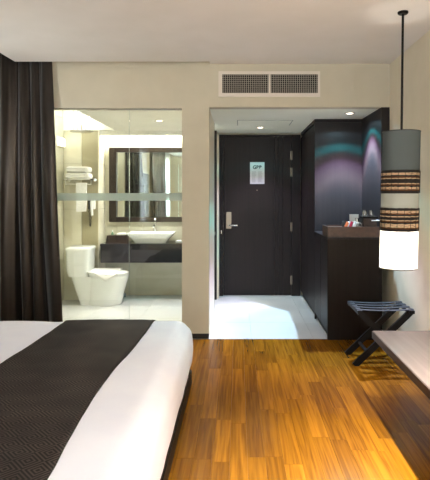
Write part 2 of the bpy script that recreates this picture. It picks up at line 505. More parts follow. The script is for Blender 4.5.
# entrance door
d1 = struct(boxes('door_1', [(-0.262, -0.206, YD-.07, YD, 0, 2.215), (0.735, 0.858, YD-.07, YD, 0, 2.215), (-0.206, 0.735, YD-.07, YD, 2.195, 2.215)], 'door_wood'),
            'dark brown entrance door with card lock and vertical grooves', 'door')
XS = [-0.202, 0.497, 0.552, 0.617, 0.731]
for a, b in zip(XS, XS[1:]):
    box('door_panel', (a+.003 if a > 0 else a, b-.003 if b < .7 else b, YD-.045, YD-.005, 0.008, 2.19), 'door_wood', d1, bevel=0.003)
box('groove_backing', (-0.2, 0.73, YD-.030, YD-.004, 0.01, 2.185), 'groove_black', d1)
for z in (1.93, 1.70, 0.95, 0.22):
    bm = bmesh.new(); add_tube(bm, [(0.731, YD-.078, z-.06), (0.731, YD-.078, z+.06)], 0.009); add_box(bm, .716, .746, YD-.075, YD-.07, z-.06, z+.06)
    done('hinge', bm, 'brass_plate', d1)
lp = box('lock_plate', (-0.163, -0.092, YD-.062, YD-.045, 0.925, 1.152), 'brass_plate', d1, bevel=0.004)
bm = bmesh.new()
add_tube(bm, [(-.122, YD-.062, .972), (-.122, YD-.105, .972), (-.105, YD-.112, .972), (-.02, YD-.112, .972), (-.008, YD-.11, .972)], .0115, 10)
done('handle', bm, 'chrome', lp, smooth=40)
bm = bmesh.new(); add_tube(bm, [(.262, YD-.046, 1.452), (.262, YD-.055, 1.452)], .008, 12)
done('peephole', bm, 'brass_plate', d1)
box('strike_plate', (-.236, -.222, YD-.073, YD-.07, .855, .9), 'steel', d1)

# notice on the door
nt_ = thing('door_notice', 'white paper notice with dark heading fixed high on the entrance door', 'notice', (0.27, YD-.048, 1.70))
NX0, NX1, NZ0, NZ1 = 0.166, 0.364, 1.538, 1.838
box('sheet', (NX0, NX1, YD-.052, YD-.0455, NZ0, NZ1), 'paper', nt_)
def text_mesh(name, body, size, loc, mt, parent, bold=0.0):
    cu = bpy.data.curves.new(name, 'FONT'); cu.body = body; cu.size = size; cu.align_x = 'CENTER'; cu.align_y = 'CENTER'
    cu.extrude = 0.0008; cu.offset = bold
    to = bpy.data.objects.new(name, cu); COL.objects.link(to)
    bpy.context.view_layer.update()
    me = bpy.data.meshes.new_from_object(to.evaluated_get(bpy.context.evaluated_depsgraph_get()))
    bpy.data.objects.remove(to)
    me.transform(Matrix.Translation(loc) @ Matrix.Rotation(PI/2, 4, 'X'))
    return link(name, me, mt, parent)
text_mesh('heading', 'GBB', 0.066, (0.265, YD-.0535, 1.766), 'ink', nt_, 0.003)
bl = []
random.seed(3)
for k in range(11):
    z = 1.705 - k*0.014
    for (a, b) in ((.19, .252), (.276, .340)):
        bl.append((a, b - random.uniform(0, .02), YD-.0535, YD-.052, z-.003, z+.003))
boxes('small_print', bl, 'ink_pale', nt_)
settle(nt_)

# ------------------------------------------------------------------ structure: bathroom
fb = struct(box('floor_bathroom', (XL-.1, XH-.15, YF, YD+.1, -0.10, -0.010), 'floor_grout'), 'glossy white tiled bathroom floor behind the glass', 'floor')
part_grid(fb, 'tile', 'z', grid(XL, XH-.15, 0.60, YF, YD+.05, 0.60, 0.0014, bo=0.2), (-0.0095, 0.0), 'floor_tile_white')
YP = 6.60                       # bulkhead wall face
XQ = -1.85
CX0, CX1, CY0, CY1 = XL, -1.62, 5.02, 6.58
struct(boxes('ceiling_bathroom', [
    (CX1, XH-.11, YF+.12, 6.66, ZH, ZH+.06),
    (XL, CX1, YF+.12, CY0, ZH, ZH+.06),
    (XL, CX1, CY1, 6.66, ZH, ZH+.06),
    (XQ, XH-.11, 6.66, 6.70, 2.185, 2.45),
    (XL, XH-.11, YF+.12, YD+.1, 2.50, 2.54),
    (CX1, CX1+.02, CY0, CY1, ZH+.10, 2.50), (CX1+.02, CX1+.16, CY0, CY1, ZH+.06, ZH+.08),
    (XL, CX1, CY0-.02, CY0, ZH+.06, 2.50), (XL, CX1, CY1, CY1+.02, ZH+.06, 2.50)], 'bath_ceiling'), 'pale bathroom ceiling with raised shower coffer', 'ceiling')
wl = struct(box('wall_bath_left', (XL-.1, XL-.012, YF+.12, YD, 0, 2.54), 'grout'), 'beige tiled bathroom side wall behind the toilet', 'wall')
part_grid(wl, 'tile', 'x', grid(YF+.12, YP, 0.6, 0.0, 2.5, 0.6, 0.003, ao=0.45), (XL-.012, XL), 'bath_tile')
wp = struct(box('wall_bath_bulkhead', (XL, XQ, YP+.012, YD, 0, 2.45), 'grout'), 'beige tiled bulkhead wall behind towel shelf', 'wall')
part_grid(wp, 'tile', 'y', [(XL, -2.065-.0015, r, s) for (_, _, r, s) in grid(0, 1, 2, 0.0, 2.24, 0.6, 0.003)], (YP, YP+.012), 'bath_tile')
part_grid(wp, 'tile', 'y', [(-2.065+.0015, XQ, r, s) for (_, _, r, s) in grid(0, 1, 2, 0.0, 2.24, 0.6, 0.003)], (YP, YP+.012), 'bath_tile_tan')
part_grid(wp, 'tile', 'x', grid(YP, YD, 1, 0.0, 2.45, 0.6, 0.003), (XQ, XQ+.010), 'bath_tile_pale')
wb = struct(box('wall_bath_back', (XQ, XH-.11, YD, YD+.1, 0, 2.54), 'grout'), 'beige tiled wall behind vanity and mirror', 'wall')
part_grid(wb, 'tile', 'y', grid(XQ+.01, XH-.11, 0.6, 0.0, 2.45, 0.6, 0.003, ao=0.52, bo=0.55), (YD-.012, YD), 'bath_tile')

# ------------------------------------------------------------------ downlights
def halogen_nodes(l, core=1.0):
    """dichroic halogen: white core, violet rim, dark gap, faint teal outer ring (depends on angle from lamp axis only)"""
    l.use_nodes = True
    nt2 = l.node_tree
    em = nt2.nodes['Emission']
    tc = nt2.nodes.new('ShaderNodeTexCoord')
    sx = nt2.nodes.new('ShaderNodeSeparateXYZ'); nt2.links.new(tc.outputs['Normal'], sx.inputs[0])
    ab = nt2.nodes.new('ShaderNodeMath'); ab.operation = 'ABSOLUTE'; nt2.links.new(sx.outputs[2], ab.inputs[0])
    ac = nt2.nodes.new('ShaderNodeMath'); ac.operation = 'ARCCOSINE'; nt2.links.new(ab.outputs[0], ac.inputs[0])
    dv = nt2.nodes.new('ShaderNodeMath'); dv.operation = 'DIVIDE'; nt2.links.new(ac.outputs[0], dv.inputs[0]); dv.inputs[1].default_value = PI/2
    cr = nt2.nodes.new('ShaderNodeValToRGB'); nt2.links.new(dv.outputs[0], cr.inputs[0])
    D = lambda deg: deg / 90.0
    stops = [(0.0, tuple(core*c_ for c_ in (0.20, 0.27, 0.31))), (D(18), tuple(core*c_ for c_ in (0.20, 0.30, 0.38))), (D(27), (0.28, 0.40, 0.52)), (D(33), (0.56, 0.60, 0.74)), (D(38), (0.35, 0.32, 0.47)), (D(41.5), (0.20, 0.16, 0.28)), (D(44), (0.07, 0.055, 0.07)),
             (D(49), (0.03, 0.04, 0.045)), (D(52), (0.012, 0.12, 0.13)), (D(56), (0.01, 0.08, 0.09)), (D(59), (0.006, 0.012, 0.014)), (1.0, (0.004, 0.004, 0.005))]
    e = cr.color_ramp.elements
    while len(e) < len(stops): e.new(0.5)
    for el, (p, c) in zip(e, stops): el.position = p; el.color = (*c, 1)
    nt2.links.new(cr.outputs[0], em.inputs[0])

def downlight(x, y, z, watts, label, halo=True, color=(0.95, 0.98, 1.0), spot=100, blend=0.6, group='recessed ceiling downlights', r=0.045, core=1.0):
    t = thing('downlight', label, 'downlight', (x, y, z), group)
    lathe('trim_ring', [(r*.8, 0.004), (r*.8, -.006), (r*1.15, -.008), (r*1.3, 0.0)], (x, y, z), 'vent_white', t, cap0=False, cap1=False)
    lathe('lamp', [(r*.8, -0.001), (r*.5, -0.004)], (x, y, z), 'lamp_glow', t)
    settle(t)
    lo = light('downlight_beam', 'SPOT', (x, y, z-.012), watts, color, spot_size=math.radians(150 if halo else spot), spot_blend=0.1 if halo else blend, shadow_soft_size=0.025)
    if halo: halogen_nodes(lo.data, core)
    return t
downlight(1.16, 5.19, ZH, 850, 'lit downlight in hallway ceiling above the minibar niche')
downlight(0.28, 6.30, ZH, 120, 'lit downlight in hallway ceiling above the entrance door', core=1.9)
downlight(-0.90, 5.72, ZH, 125, 'lit downlight in the bathroom ceiling', halo=False, color=(1, .98, .92), spot=140)
# bedroom ceiling downlight nearer than the frame shows
downlight(1.16, 1.85, ZC, 1500, 'bedroom ceiling downlight over the bench', halo=False, color=(1.0, 0.94, 0.87), spot=74, blend=0.9)

# ------------------------------------------------------------------ air vent
v = thing('air_vent', 'white framed air conditioning grille over the hallway opening', 'air vent', (0.30, YF, 2.34))
VX0, VX1, VZ0, VZ1 = (218.5-238)*YF/500, (320-238)*YF/500, CAMZ+(194-97)*YF/500, CAMZ+(194-71.5)*YF/500
fw = 0.036
boxes('vent_frame', [(VX0, VX1, YF-.012, YF, VZ0, VZ0+fw), (VX0, VX1, YF-.012, YF, VZ1-fw*.8, VZ1),
                     (VX0, VX0+fw, YF-.012, YF, VZ0+fw, VZ1-fw*.8), (VX1-fw*.6, VX1, YF-.012, YF, VZ0+fw, VZ1-fw*.8)], 'vent_white', v)
XM = (269.5-238)*YF/500
box('mullion', (XM-.010, XM+.010, YF-.012, YF-.001, VZ0+fw, VZ1-fw*.8), 'vent_white', v)
box('backing', (VX0+fw, VX1-fw*.6, YF-.002, YF-.0005, VZ0+fw, VZ1-fw*.8), 'vent_dark', v)
for a, b in ((VX0+fw, XM-.010), (XM+.010, VX1-fw*.6)):
    n = 22
    tag(boxes('vertical_vanes', [(a+(b-a)*(k+.5)/n-.0022, a+(b-a)*(k+.5)/n+.0022, YF-.008, YF-.002, VZ0+fw, VZ1-fw*.8) for k in range(n)], 'vent_bar', v), kind='stuff')
    zz0, zz1 = VZ0+fw, VZ1-fw*.8
    tag(boxes('horizontal_vanes', [(a, b, YF-.0105, YF-.0085, zz0+(zz1-zz0)*(k+.5)/9-.0015, zz0+(zz1-zz0)*(k+.5)/9+.0015) for k in range(9)], 'vent_bar', v), kind='stuff')
settle(v)

# ------------------------------------------------------------------ wardrobe, minibar unit
XW = 0.86
YW, YM = 5.60, 4.80
wd = thing('wardrobe', 'tall dark wardrobe lining the right side of hallway', 'wardrobe', (1.15, 6.2, 0))
boxes('carcass', [(XW+.022, XR-.002, YW, YD-.072, 0.07, 2.20)], 'wardrobe_wood', wd)
box('plinth', (XW+.03, XR-.002, YW, YD-.072, 0.0, 0.07), 'black_toe', wd)
for a, b in ((YW+.03, 6.22), (6.226, YD-.08)):
    box('door', (XW, XW+.020, a, b, 0.075, 2.17), 'door_wood', wd, bevel=0.003)
box('side_panel', (XW, XW+.022, YW, YW+.028, 0.0, 2.20), 'wardrobe_wood', wd)
box('filler', (XW, XR-.002, YW, YD-.072, 2.202, ZH-.001), 'door_wood', wd)
settle(wd)
struct(box('trim_4', (1.388, XR, YM+.04, YW-.001, 0.966, ZH), 'wardrobe_wood'), 'dark satin side panel of the minibar niche', 'panel')

mb = thing('minibar_cabinet', 'low dark brown minibar cabinet at the hallway corner', 'cabinet', (1.12, 5.2, 0))
box('near_panel', (XW, 1.384, YM, YM+.025, 0.0, 0.965), 'dark_wood', mb)
box('carcass', (XW+.022, 1.384, YM+.026, YW-.002, 0.07, 0.965), 'dark_wood', mb)
box('plinth', (XW+.03, 1.384, YM+.026, YW-.002, 0.0, 0.07), 'black_toe', mb)
for a, b in ((YM+.028, 5.205), (5.21, YW-.004)):
    box('door', (XW, XW+.020, a, b, 0.075, 0.96), 'wardrobe_wood', mb, bevel=0.003)
box('worktop', (XW-.012, 1.386, YM-.012, YW-.002, 0.966, 0.986), 'wardrobe_wood', mb, bevel=0.003)
settle(mb)

# tray with things for coffee
ZT = 0.986
ty = thing('serving_tray', 'dark brown leather tray on the minibar top', 'tray', (1.1, 4.95, ZT))
TX0, TX1, TY0, TY1 = 0.862, 1.375, 4.80, 5.10
boxes('rim', [(TX0, TX1, TY0, TY0+.014, ZT, ZT+.098), (TX0, TX1, TY1-.014, TY1, ZT, ZT+.098),
              (TX0, TX0+.014, TY0+.014, TY1-.014, ZT, ZT+.098), (TX1-.014, TX1, TY0+.014, TY1-.014, ZT, ZT+.098)], 'tray_leather', ty)
ZB = ZT + 0.086
box('base', (TX0+.014, TX1-.014, TY0+.014, TY1-.014, ZT, ZB), 'tray_leather', ty)
settle(ty)
def px(p, y): return (p-238)*y/500
# white standing card
cd = box('menu_card', (px(349.5, 5.02), px(358.5, 5.02), 5.018, 5.024, ZB, ZB+.125), 'paper')
tag(cd, 'white upright card standing at the back of minibar tray', 'card')
# leather box with two cups on it
bx = thing('tea_box', 'dark brown lidded box on the minibar tray', 'box', (px(369, 4.97), 4.97, ZB))
bxa, bxb = px(362.5, 4.92), px(376.5, 4.92)
box('body', (bxa, bxb, 4.90, 5.03, ZB, ZB+.088), 'box_leather', bx, bevel=.004)
box('lid', (bxa-.006, bxb+.006, 4.893, 5.037, ZB+.0885, ZB+.108), 'dark_wood', bx, bevel=.003)
settle(bx)
for k, (p, lab) in enumerate(((364.8, 'upturned clear tumbler on tea box, farther from wall'), (371.2, 'upturned clear tumbler on tea box, nearer the wall'))):
    lathe_o = lathe('tumbler', [(.024, 0), (.026, .003), (.021, .055), (.018, .058), (.001, .058)], (px(p, 4.96), 4.96, ZB+.108), 'drink_glass', None, 20, cap0=False, cap1=True)
    tag(lathe_o, lab, 'glass', 'tumblers on the tea box')
tsp = thing('tea_spoon', 'pale spoon sticking out of tray by the tea box', 'spoon', (px(374, 4.87), 4.87, ZB+.07))
bm = bmesh.new(); add_tube(bm, [(px(371.5, 4.885), 4.885, ZB+.068), (px(376, 4.885), 4.885, ZB+.069)], .0045, 8); done('handle', bm, 'plastic_white', tsp)
rbox('bowl', (px(376, 4.885), px(379.6, 4.885), 4.873, 4.897, ZB+.062, ZB+.074), .005, 'plastic_white', tsp, seg=(3, 3, 2))
settle(tsp)
# glass jar / cup in front of the card
cp = thing('coffee_cup', 'clear glass cup beside the sachets on minibar tray', 'cup', (px(356.5, 4.9), 4.9, ZB))
lathe('bowl', [(.022, 0), (.028, .01), (.032, .056), (.030, .056), (.026, .01)], (px(357, 4.9), 4.9, ZB), 'drink_glass', cp, 20, True, False)
tube('handle', [(px(359.6, 4.9), 4.9, ZB+.045), (px(361.6, 4.9), 4.9, ZB+.038), (px(361.4, 4.9), 4.9, ZB+.018), (px(359.3, 4.9), 4.9, ZB+.014)], .0035, 'drink_glass', cp)
settle(cp)
jg = thing('cream_jug', 'small steel jug behind the glass cup on tray', 'jug', (px(360, 5.0), 5.0, ZB))
lathe('body', [(.020, 0), (.026, .02), (.022, .06), (.018, .078), (.021, .088)], (px(357, 4.985), 4.985, ZB), 'steel', jg, 20)
tube('handle', [(px(359, 4.985), 4.985, ZB+.07), (px(360.4, 4.985), 4.985, ZB+.06), (px(359.2, 4.985), 4.985, ZB+.03)], .003, 'steel', jg)
settle(jg)
for k, (p, mt_, lab, tilt) in enumerate(((345.2, 'sachet_orange', 'orange sachet leaning on the tray', .5), (350.6, 'sachet_red', 'crimson sachet leaning on the tray', .45),
                                          (344.2, 'sachet_black', 'black sachet at left end of the tray row', .2), (348.2, 'paper', 'white sugar sachet between orange and crimson ones', .55),
                                          (353.6, 'plastic_white', 'white creamer sachet beside the glass cup', .4))):
    bm = bmesh.new(); add_rbox(bm, (-.014, .014, -.005, .005, 0, .062), .005, (4, 2, 4))
    o = done('sachet', bm, mt_, None, smooth=True)
    o.location = (px(p, 4.885), (4.875, 4.905, 4.94, 4.94, 4.87)[k], ZB+.003); o.rotation_euler = (-.35, tilt, 0)
    tag(o, lab, 'sachet', 'sachets on the minibar tray')

# ------------------------------------------------------------------ bed
BX0, BX1, BY0, BY1 = -2.255, -0.345, 1.46, 3.70
BZ = 0.48
bed = thing('bed', 'double bed with white duvet and dark base', 'bed', (-1.3, 2.2, 0))
def duvet_fn(w):
    n = noise.noise(w*3.1)*.006 + noise.noise(w*8.0)*.002
    k = max(0.0, min(1.0, (w.z-.12)/.28))
    side = 1.0 + 0.0*k
    w = w.copy()
    w.z += n*k*1.2
    # slight belly on the sides
    bul = math.sin(max(0, min(1, (w.z-.12)/.34))*PI)*.022
    if w.x > BX1-.02: w.x += bul + noise.noise(Vector((w.y*5, w.z*2, 3)))*.007
    if w.y > BY1-.02: w.y += bul
    return w
rbox('duvet', (BX0, BX1, BY0, BY1, 0.085, BZ), 0.10, 'linen', bed, seg=(60, 60, 8), fn=duvet_fn)
box('base', (BX0, BX1+.004, BY0+.0, BY1-.0, 0.0, 0.105), 'dark_wood', bed, bevel=.006)
box('headboard', (XL+.001, XL+.04, 1.1, 3.72, 0.0, 1.9), 'dark_wood', bed, bevel=.004)
settle(bed)
# runner: grid laid over the bed across its width
bm = bmesh.new()
ny, nx = 110, 26
r = 0.112
prof = []
y_a, y_b = BY0 - .004, BY1 + .004
ztop = BZ + .007
for k in range(10): prof.append((y_b + .014*math.sin(k/9*PI*.8), 0.14 + (ztop-r-0.14)*k/9))
for k in range(1, 9): a = k/9*PI/2; prof.append((y_b - r + r*math.cos(a), ztop - r + r*math.sin(a)))
for k in range(70): prof.append((y_b - r - (y_b-y_a-2*r)*k/69, ztop))
for k in range(1, 9): a = k/9*PI/2; prof.append((y_a + r - r*math.sin(a), ztop - r + r*math.cos(a)))
for k in range(10): prof.append((y_a, ztop - r - (ztop-r-.14)*k/9))
rows = []
for j, (yy, zz) in enumerate(prof):
    e1 = -0.603 - 0.048*math.exp(-((yy-2.35)/.62)**2) + noise.noise(Vector((yy*2.3, 1, 0)))*.006
    e0 = -1.238 - 0.035*math.exp(-((yy-2.6)/.5)**2) + noise.noise(Vector((yy*2.0, 5, 0)))*.008
    row_ = []
    for i in range(nx+1):
        xx = e0 + (e1-e0)*i/nx
        w = Vector((xx, yy, zz))
        dz = (noise.noise(w*3.1)*.006 + noise.noise(w*8.0)*.002)*1.2 if zz > .43 else 0
        edge = .003*(1-abs(2*i/nx-1))
        row_.append(bm.verts.new((xx, yy, zz+dz+edge)))
    rows.append(row_)
for A, B in zip(rows, rows[1:]):
    for i in range(nx): bm.faces.new((A[i], A[i+1], B[i+1], B[i]))
rn = done('bed_runner', bm, 'runner_fabric', None, smooth=True)
sm = rn.modifiers.new('thick', 'SOLIDIFY'); sm.thickness = 0.009; sm.offset = 0.0
tag(rn, 'dark brown bed runner woven with concentric diamonds across the white bed', 'bed runner')
def pillow_fn(w):
    return w
for k, (yc, lab) in enumerate(((3.15, 'white pillow at the head of bed, far side'), (2.05, 'white pillow at the head of bed, near side'))):
    def pf(w, yc=yc):
        u = (w.x+1.98)/.26; vv = (w.y-yc)/.38
        kx = 1-.35*min(1, abs(u))**3; ky = 1-.35*min(1, abs(vv))**3
        return Vector((w.x, w.y, BZ + .008 + (w.z-.60)*kx*ky))
    po = rbox('pillow', (-2.22, -1.70, yc-.38, yc+.38, 0.60, 0.75), .07, 'linen', None, seg=(14, 14, 3), fn=pf)
    tag(po, lab, 'pillow', 'bed pillows')

# ------------------------------------------------------------------ curtains
def curtain(name, along, c_top, c_bot, span_top, span_bot, folds, amp_top, amp_bot, z0, z1, mt, side=1, seed=0, nz=46, per=14, label='', cat='curtain'):
    """along 'x': runs in X, folds in Y. c = centre of the fold axis; span = (start,end)"""
    bm = bmesh.new(); rows = []
    n = folds*per
    for j in range(nz+1):
        t = j/nz; z = z1 + (z0-z1)*t
        amp = amp_top + (amp_bot-amp_top)*min(1, t*1.6)
        c = c_top + (c_bot-c_top)*min(1, t*1.8)
        s0 = span_top[0] + (span_bot[0]-span_top[0])*t; s1 = span_top[1] + (span_bot[1]-span_top[1])*(t**.85)
        row_ = []
        for i in range(n+1):
            u = i/n
            ph = 2*PI*folds*(u + .05*math.sin(u*9+seed) + .018*math.sin(t*3+u*15+seed)) + .5*math.sin(t*2.4+seed)*u
            f = math.sin(ph) + .25*math.sin(2.0*ph+1.2+seed+t*1.2) + .5*(1-min(1, t*4))*math.sin(3.1*ph+seed)
            env = .72 + .38*noise.noise(Vector((u*folds*.9, t*1.3, seed)))
            a = c + amp*f*env*.75
            b = s0 + (s1-s0)*u + .25*amp*math.cos(ph)
            row_.append(bm.verts.new((b, a, z) if along == 'x' else (a, b, z)))
        rows.append(row_)
    for A, B in zip(rows, rows[1:]):
        for i in range(n): bm.faces.new((A[i], A[i+1], B[i+1], B[i]))
    o = done(name, bm, mt, None, smooth=True)
    sm = o.modifiers.new('thick', 'SOLIDIFY'); sm.thickness = 0.003; sm.offset = 0
    return tag(o, label, cat)
curtain('curtain', 'x', 4.788, 4.725, (-2.285, -1.80), (-2.285, -1.655), 4, .030, .080, 0.02, 2.84, 'curtain_satin', seed=1.0,
        label='brown satin curtain gathered beside the bathroom glass')
curtain('curtain', 'y', -2.215, -2.2, (0.75, -1.35), (0.75, -1.35), 16, .035, .05, 0.02, 2.84, 'curtain_satin', seed=2.3, nz=20, per=10,
        label='brown satin curtain drawn across the wall by the window')
curtain('sheer_curtain', 'y', -2.215, -2.2, (-2.35, -1.38), (-2.35, -1.38), 7, .03, .035, 0.03, 2.84, 'sheer_fabric', seed=4.0, nz=10, per=8,
        label='white sheer curtain hanging in front of the window', cat='sheer curtain')

# ------------------------------------------------------------------ pendant lamp
PX, PY = 1.138, 3.45
pd = thing('pendant_lamp', 'tall cylindrical pendant lamp with woven bands and glowing white base', 'lamp', (PX, PY, ZC))
PR = 0.1255
def pz(y): return CAMZ + (194-y)*PY/500
ax = lambda z: PX - (ZC - max(z, 1.828))*0.0115 - max(0.0, 1.828 - z)*0.0250      # rod and shade hang very slightly off plumb
lathe('canopy', [(.001, 0), (.036, 0), (.036, -.010), (.030, -.016), (.001, -.016)], (PX, PY, ZC), 'pendant_metal', pd, cap0=False, cap1=False)
tube('rod', [(PX, PY, ZC-.014), (ax(pz(132)), PY, pz(133))], .0085, 'pendant_metal', pd, 10)
def shade(name, y0, y1, mt, rr=PR):
    z0, z1 = pz(y0), pz(y1)
    bm = bmesh.new(); seg = 48
    rings = []
    for (r_, z) in ((rr, z0), (rr, (z0+z1)/2), (rr, z1), (rr-.003, z1), (rr-.003, z0)):
        rings.append([bm.verts.new((ax(z)+r_*math.cos(2*PI*k/seg), PY+r_*math.sin(2*PI*k/seg), z)) for k in range(seg)])
    rings.append(rings[0])
    for A, B in zip(rings, rings[1:]):
        for k in range(seg): bm.faces.new((A[k], A[(k+1) % seg], B[(k+1) % seg], B[k]))
    return done(name, bm, mt, pd, smooth=40)
shade('upper_shade', 132.0, 170.5, 'shade_grey')
shade('middle_shade', 193.5, 208, 'shade_mid')
shade('lower_shade', 230.5, 267.5, 'shade_white')
def ring(name, y, tr_, mt, rr, wob=0.0, parent=pd, seed=0):
    z = pz(y); n = 56
    return tube(name, [(ax(z)+rr*math.cos(2*PI*k/n), PY+rr*math.sin(2*PI*k/n), z + wob*noise.noise(Vector((k*1.1, seed, y)))) for k in range(n)], tr_, mt, parent, 6, True)
for (y0, y1) in ((170.5, 193.5), (207.5, 230.8)):
    band = shade('woven_band', y0, y1, 'reed_dark', PR-.004)
    k = 0
    ys = []
    y = y0 + .7
    rw = random.Random(int(y0))
    pat = [{'d': 'reed_dark', 't': 'reed_tan', 'b': 'reed_brown'}[c_] for c_ in ('ddttdbtdddtbdttbdd' if y0 < 200 else 'ddttbdtddtbdtttbdd')]
    for k, mt_ in enumerate(pat):
        ring('reed_dark_cord' if mt_ == 'reed_dark' else 'reed', y0 + .8 + (y1-y0-1.6)*k/(len(pat)-1), rw.uniform(.0034, .0046), mt_, PR-.001, .0045, band, k)
    bm = bmesh.new()
    for k in range(18):
        a = 2*PI*(k+.3)/18
        z0, z1 = pz(y1-.5), pz(y0+.5)
        rr = PR+.004
        add_tube(bm, [(ax(z0)+rr*math.cos(a), PY+rr*math.sin(a), z0), (ax(z1)+rr*math.cos(a), PY+rr*math.sin(a), z1)], .0016, 5)
    tag(done('binding_cords', bm, 'reed_dark', band), kind='stuff')
ring('rim_wire', 131.9, .003, 'pendant_metal', PR)
ring('rim_wire', 267.7, .003, 'pendant_metal', PR)
bm = bmesh.new()
z = pz(134)
for a in (0.3, 0.3+2*PI/3, 0.3+4*PI/3): add_tube(bm, [(ax(z), PY, z), (ax(z)+(PR-.003)*math.cos(a), PY+(PR-.003)*math.sin(a), z)], .0035, 6)
done('spider', bm, 'pendant_metal', pd)
tube('socket_rod', [(ax(pz(133)), PY, pz(133)), (ax(1.13), PY, 1.13)], .006, 'pendant_metal', pd)
lathe('bulb', [(.012, .05), (.016, .03), (.034, -.005), (.036, -.02), (.028, -.045), (.004, -.055)], (ax(1.05), PY, 1.05), 'lamp_glow', pd, 20)
settle(pd)
bpy.data.objects['bulb'].visible_shadow = True
light('pendant_bulb_light', 'POINT', (ax(1.05), PY, 1.05), 31, (1.0, 0.96, 0.88), shadow_soft_size=0.065)

# ------------------------------------------------------------------ uplighters added out of view to brighten the ceiling
for (ux, uy, wts, dh, lab) in ((-2.09, 3.90, 21, -.35, 'added black fill uplighter, out of view between bed and bathroom glass'), (1.15, -0.9, 540, 0.0, 'added black fill uplighter, out of view near the end of bench')):
    fl = thing('fill_uplighter', lab, 'added fill lamp', (ux, uy, 0), 'added fill uplighters')
    lathe('base', [(.14, 0), (.14, .02), (.03, .035), (.012, .05)], (ux, uy, 0), 'pendant_metal', fl, 28)
    tube('pole', [(ux, uy, .04), (ux, uy, 1.70+dh)], .012, 'pendant_metal', fl, 10)
    lathe('bowl', [(.02, 1.69), (.09, 1.72), (.15, 1.79), (.146, 1.79), (.085, 1.73), (.001, 1.705)], (ux, uy, dh), 'pendant_metal', fl, 28, cap0=True, cap1=False)
    settle(fl)
    light('ceiling_fill_light', 'POINT', (ux, uy, 1.755+dh), wts, (0.90, 0.965, 1.0), shadow_soft_size=0.04)

# ------------------------------------------------------------------ bench
bn = thing('wall_bench', 'long floating grey brown wooden bench along the right wall', 'bench', (1.2, 1.9, 0.40))
BXL = 0.932
box('top', (BXL, XR, 0.2, 3.47, 0.402, 0.452), 'bench_wood', bn, bevel=.003)
box('edge_strip', (BXL-.003, BXL-.0002, 0.2, 3.468, 0.402, 0.450), 'bench_edge', bn)
for yy in (0.7, 2.0, 3.2):
    boxes('bracket', [(XR-.35, XR, yy-.02, yy+.02, 0.375, 0.402), (XR-.03, XR, yy-.02, yy+.02, 0.25, 0.375)], 'bench_edge', bn)
settle(bn)

# ------------------------------------------------------------------ luggage rack
lr = thing('luggage_rack', 'folding black wooden luggage rack with straps by the right wall', 'luggage rack', (1.19, 4.21, 0))
YA, YBk = 4.06, 4.375
TLx, TRx, TZ = 0.985, 1.405, 0.445
FLx, FRx = 0.948, 1.435
for yy in (YA, YBk):
    off = .012 if yy == YA else -.012
    bar('leg', (FLx, yy+off, 0.004), (TRx, yy+off, TZ-.006), .050, .022, 'black_wood', lr)
    bar('leg', (FRx, yy-off, 0.004), (TLx, yy-off, TZ-.006), .050, .022, 'black_wood', lr)
for xx in (TLx, TRx):
    bar('top_rail', (xx, YA-.03, TZ), (xx, YBk+.03, TZ), .042, .026, 'black_wood', lr, up=Vector((0, 0, 1)))
k = .24
for (fx, tx) in ((FLx, TRx), (FRx, TLx)):
    xx = fx + (tx-fx)*k
    bar('stretcher', (xx, YA, TZ*k), (xx, YBk, TZ*k), .022, .016, 'black_wood', lr, up=Vector((0, 0, 1)))
for q in range(4):
    yy = YA + .015 + (YBk-YA-.03)*q/3
    bm = bmesh.new(); n = 12; rows = []
    for i in range(n+1):
        xx = TLx-.022 + (TRx-TLx+.044)*i/n
        z = TZ + .0155 - .012*math.sin(PI*i/n)
        rows.append([bm.verts.new((xx, yy-.022, z)), bm.verts.new((xx, yy+.022, z)), bm.verts.new((xx, yy+.022, z+.003)), bm.verts.new((xx, yy-.022, z+.003))])
    for A, B in zip(rows, rows[1:]):
        for i in range(4): bm.faces.new((A[i], A[(i+1) % 4], B[(i+1) % 4], B[i]))
    bm.faces.new(rows[0]); bm.faces.new(rows[-1])
    done('strap', bm, 'rack_strap', lr)
settle(lr)

# ------------------------------------------------------------------ vanity, basin, mirror
VY0 = 6.45
va_ = thing('vanity_counter', 'floating black stone vanity counter under the mirror', 'vanity', (-1.1, 6.7, 0.6))
CT, CB = 0.757, 0.512
box('counter_top', (-1.782, XH-.112, VY0, YD-.014, CT-.03, CT), 'vanity_stone', va_, bevel=.003)
box('apron', (-1.775, XH-.112, VY0+.006, VY0+.034, CB, CT-.031), 'vanity_stone', va_, bevel=.002)
box('side_apron', (-1.775, -1.748, VY0+.035, YD-.014, CB, CT-.031), 'vanity_stone', va_)
box('soffit', (-1.747, XH-.112, VY0+.035, YD-.014, CB+.01, CB+.03), 'vanity_stone', va_)
settle(va_)
# basin: rectangular vessel, flaring upwards
bs = thing('wash_basin', 'white rectangular vessel basin on black vanity counter', 'basin', (-1.15, 6.66, CT))
bcx, bcy = -1.150, 6.655
bm = bmesh.new()
def rrect(cx, cy, hx, hy, r_, z, n=5):
    pts = []
    for (sx, sy, a0) in ((1, 1, 0), (-1, 1, PI/2), (-1, -1, PI), (1, -1, 3*PI/2)):
        for k in range(n+1):
            a = a0 + k/n*PI/2
            pts.append((cx+sx*(hx-r_)+r_*math.cos(a), cy+sy*(hy-r_)+r_*math.sin(a), z))
    return pts
def loft(bm, secs, cap0=True, cap1=True):
    rings = [[bm.verts.new(p) for p in s] for s in secs]
    n = len(rings[0])
    for A, B in zip(rings, rings[1:]):
        for k in range(n): bm.faces.new((A[k], A[(k+1) % n], B[(k+1) % n], B[k]))
    if cap0: bm.faces.new(rings[0][::-1])
    if cap1: bm.faces.new(rings[-1])
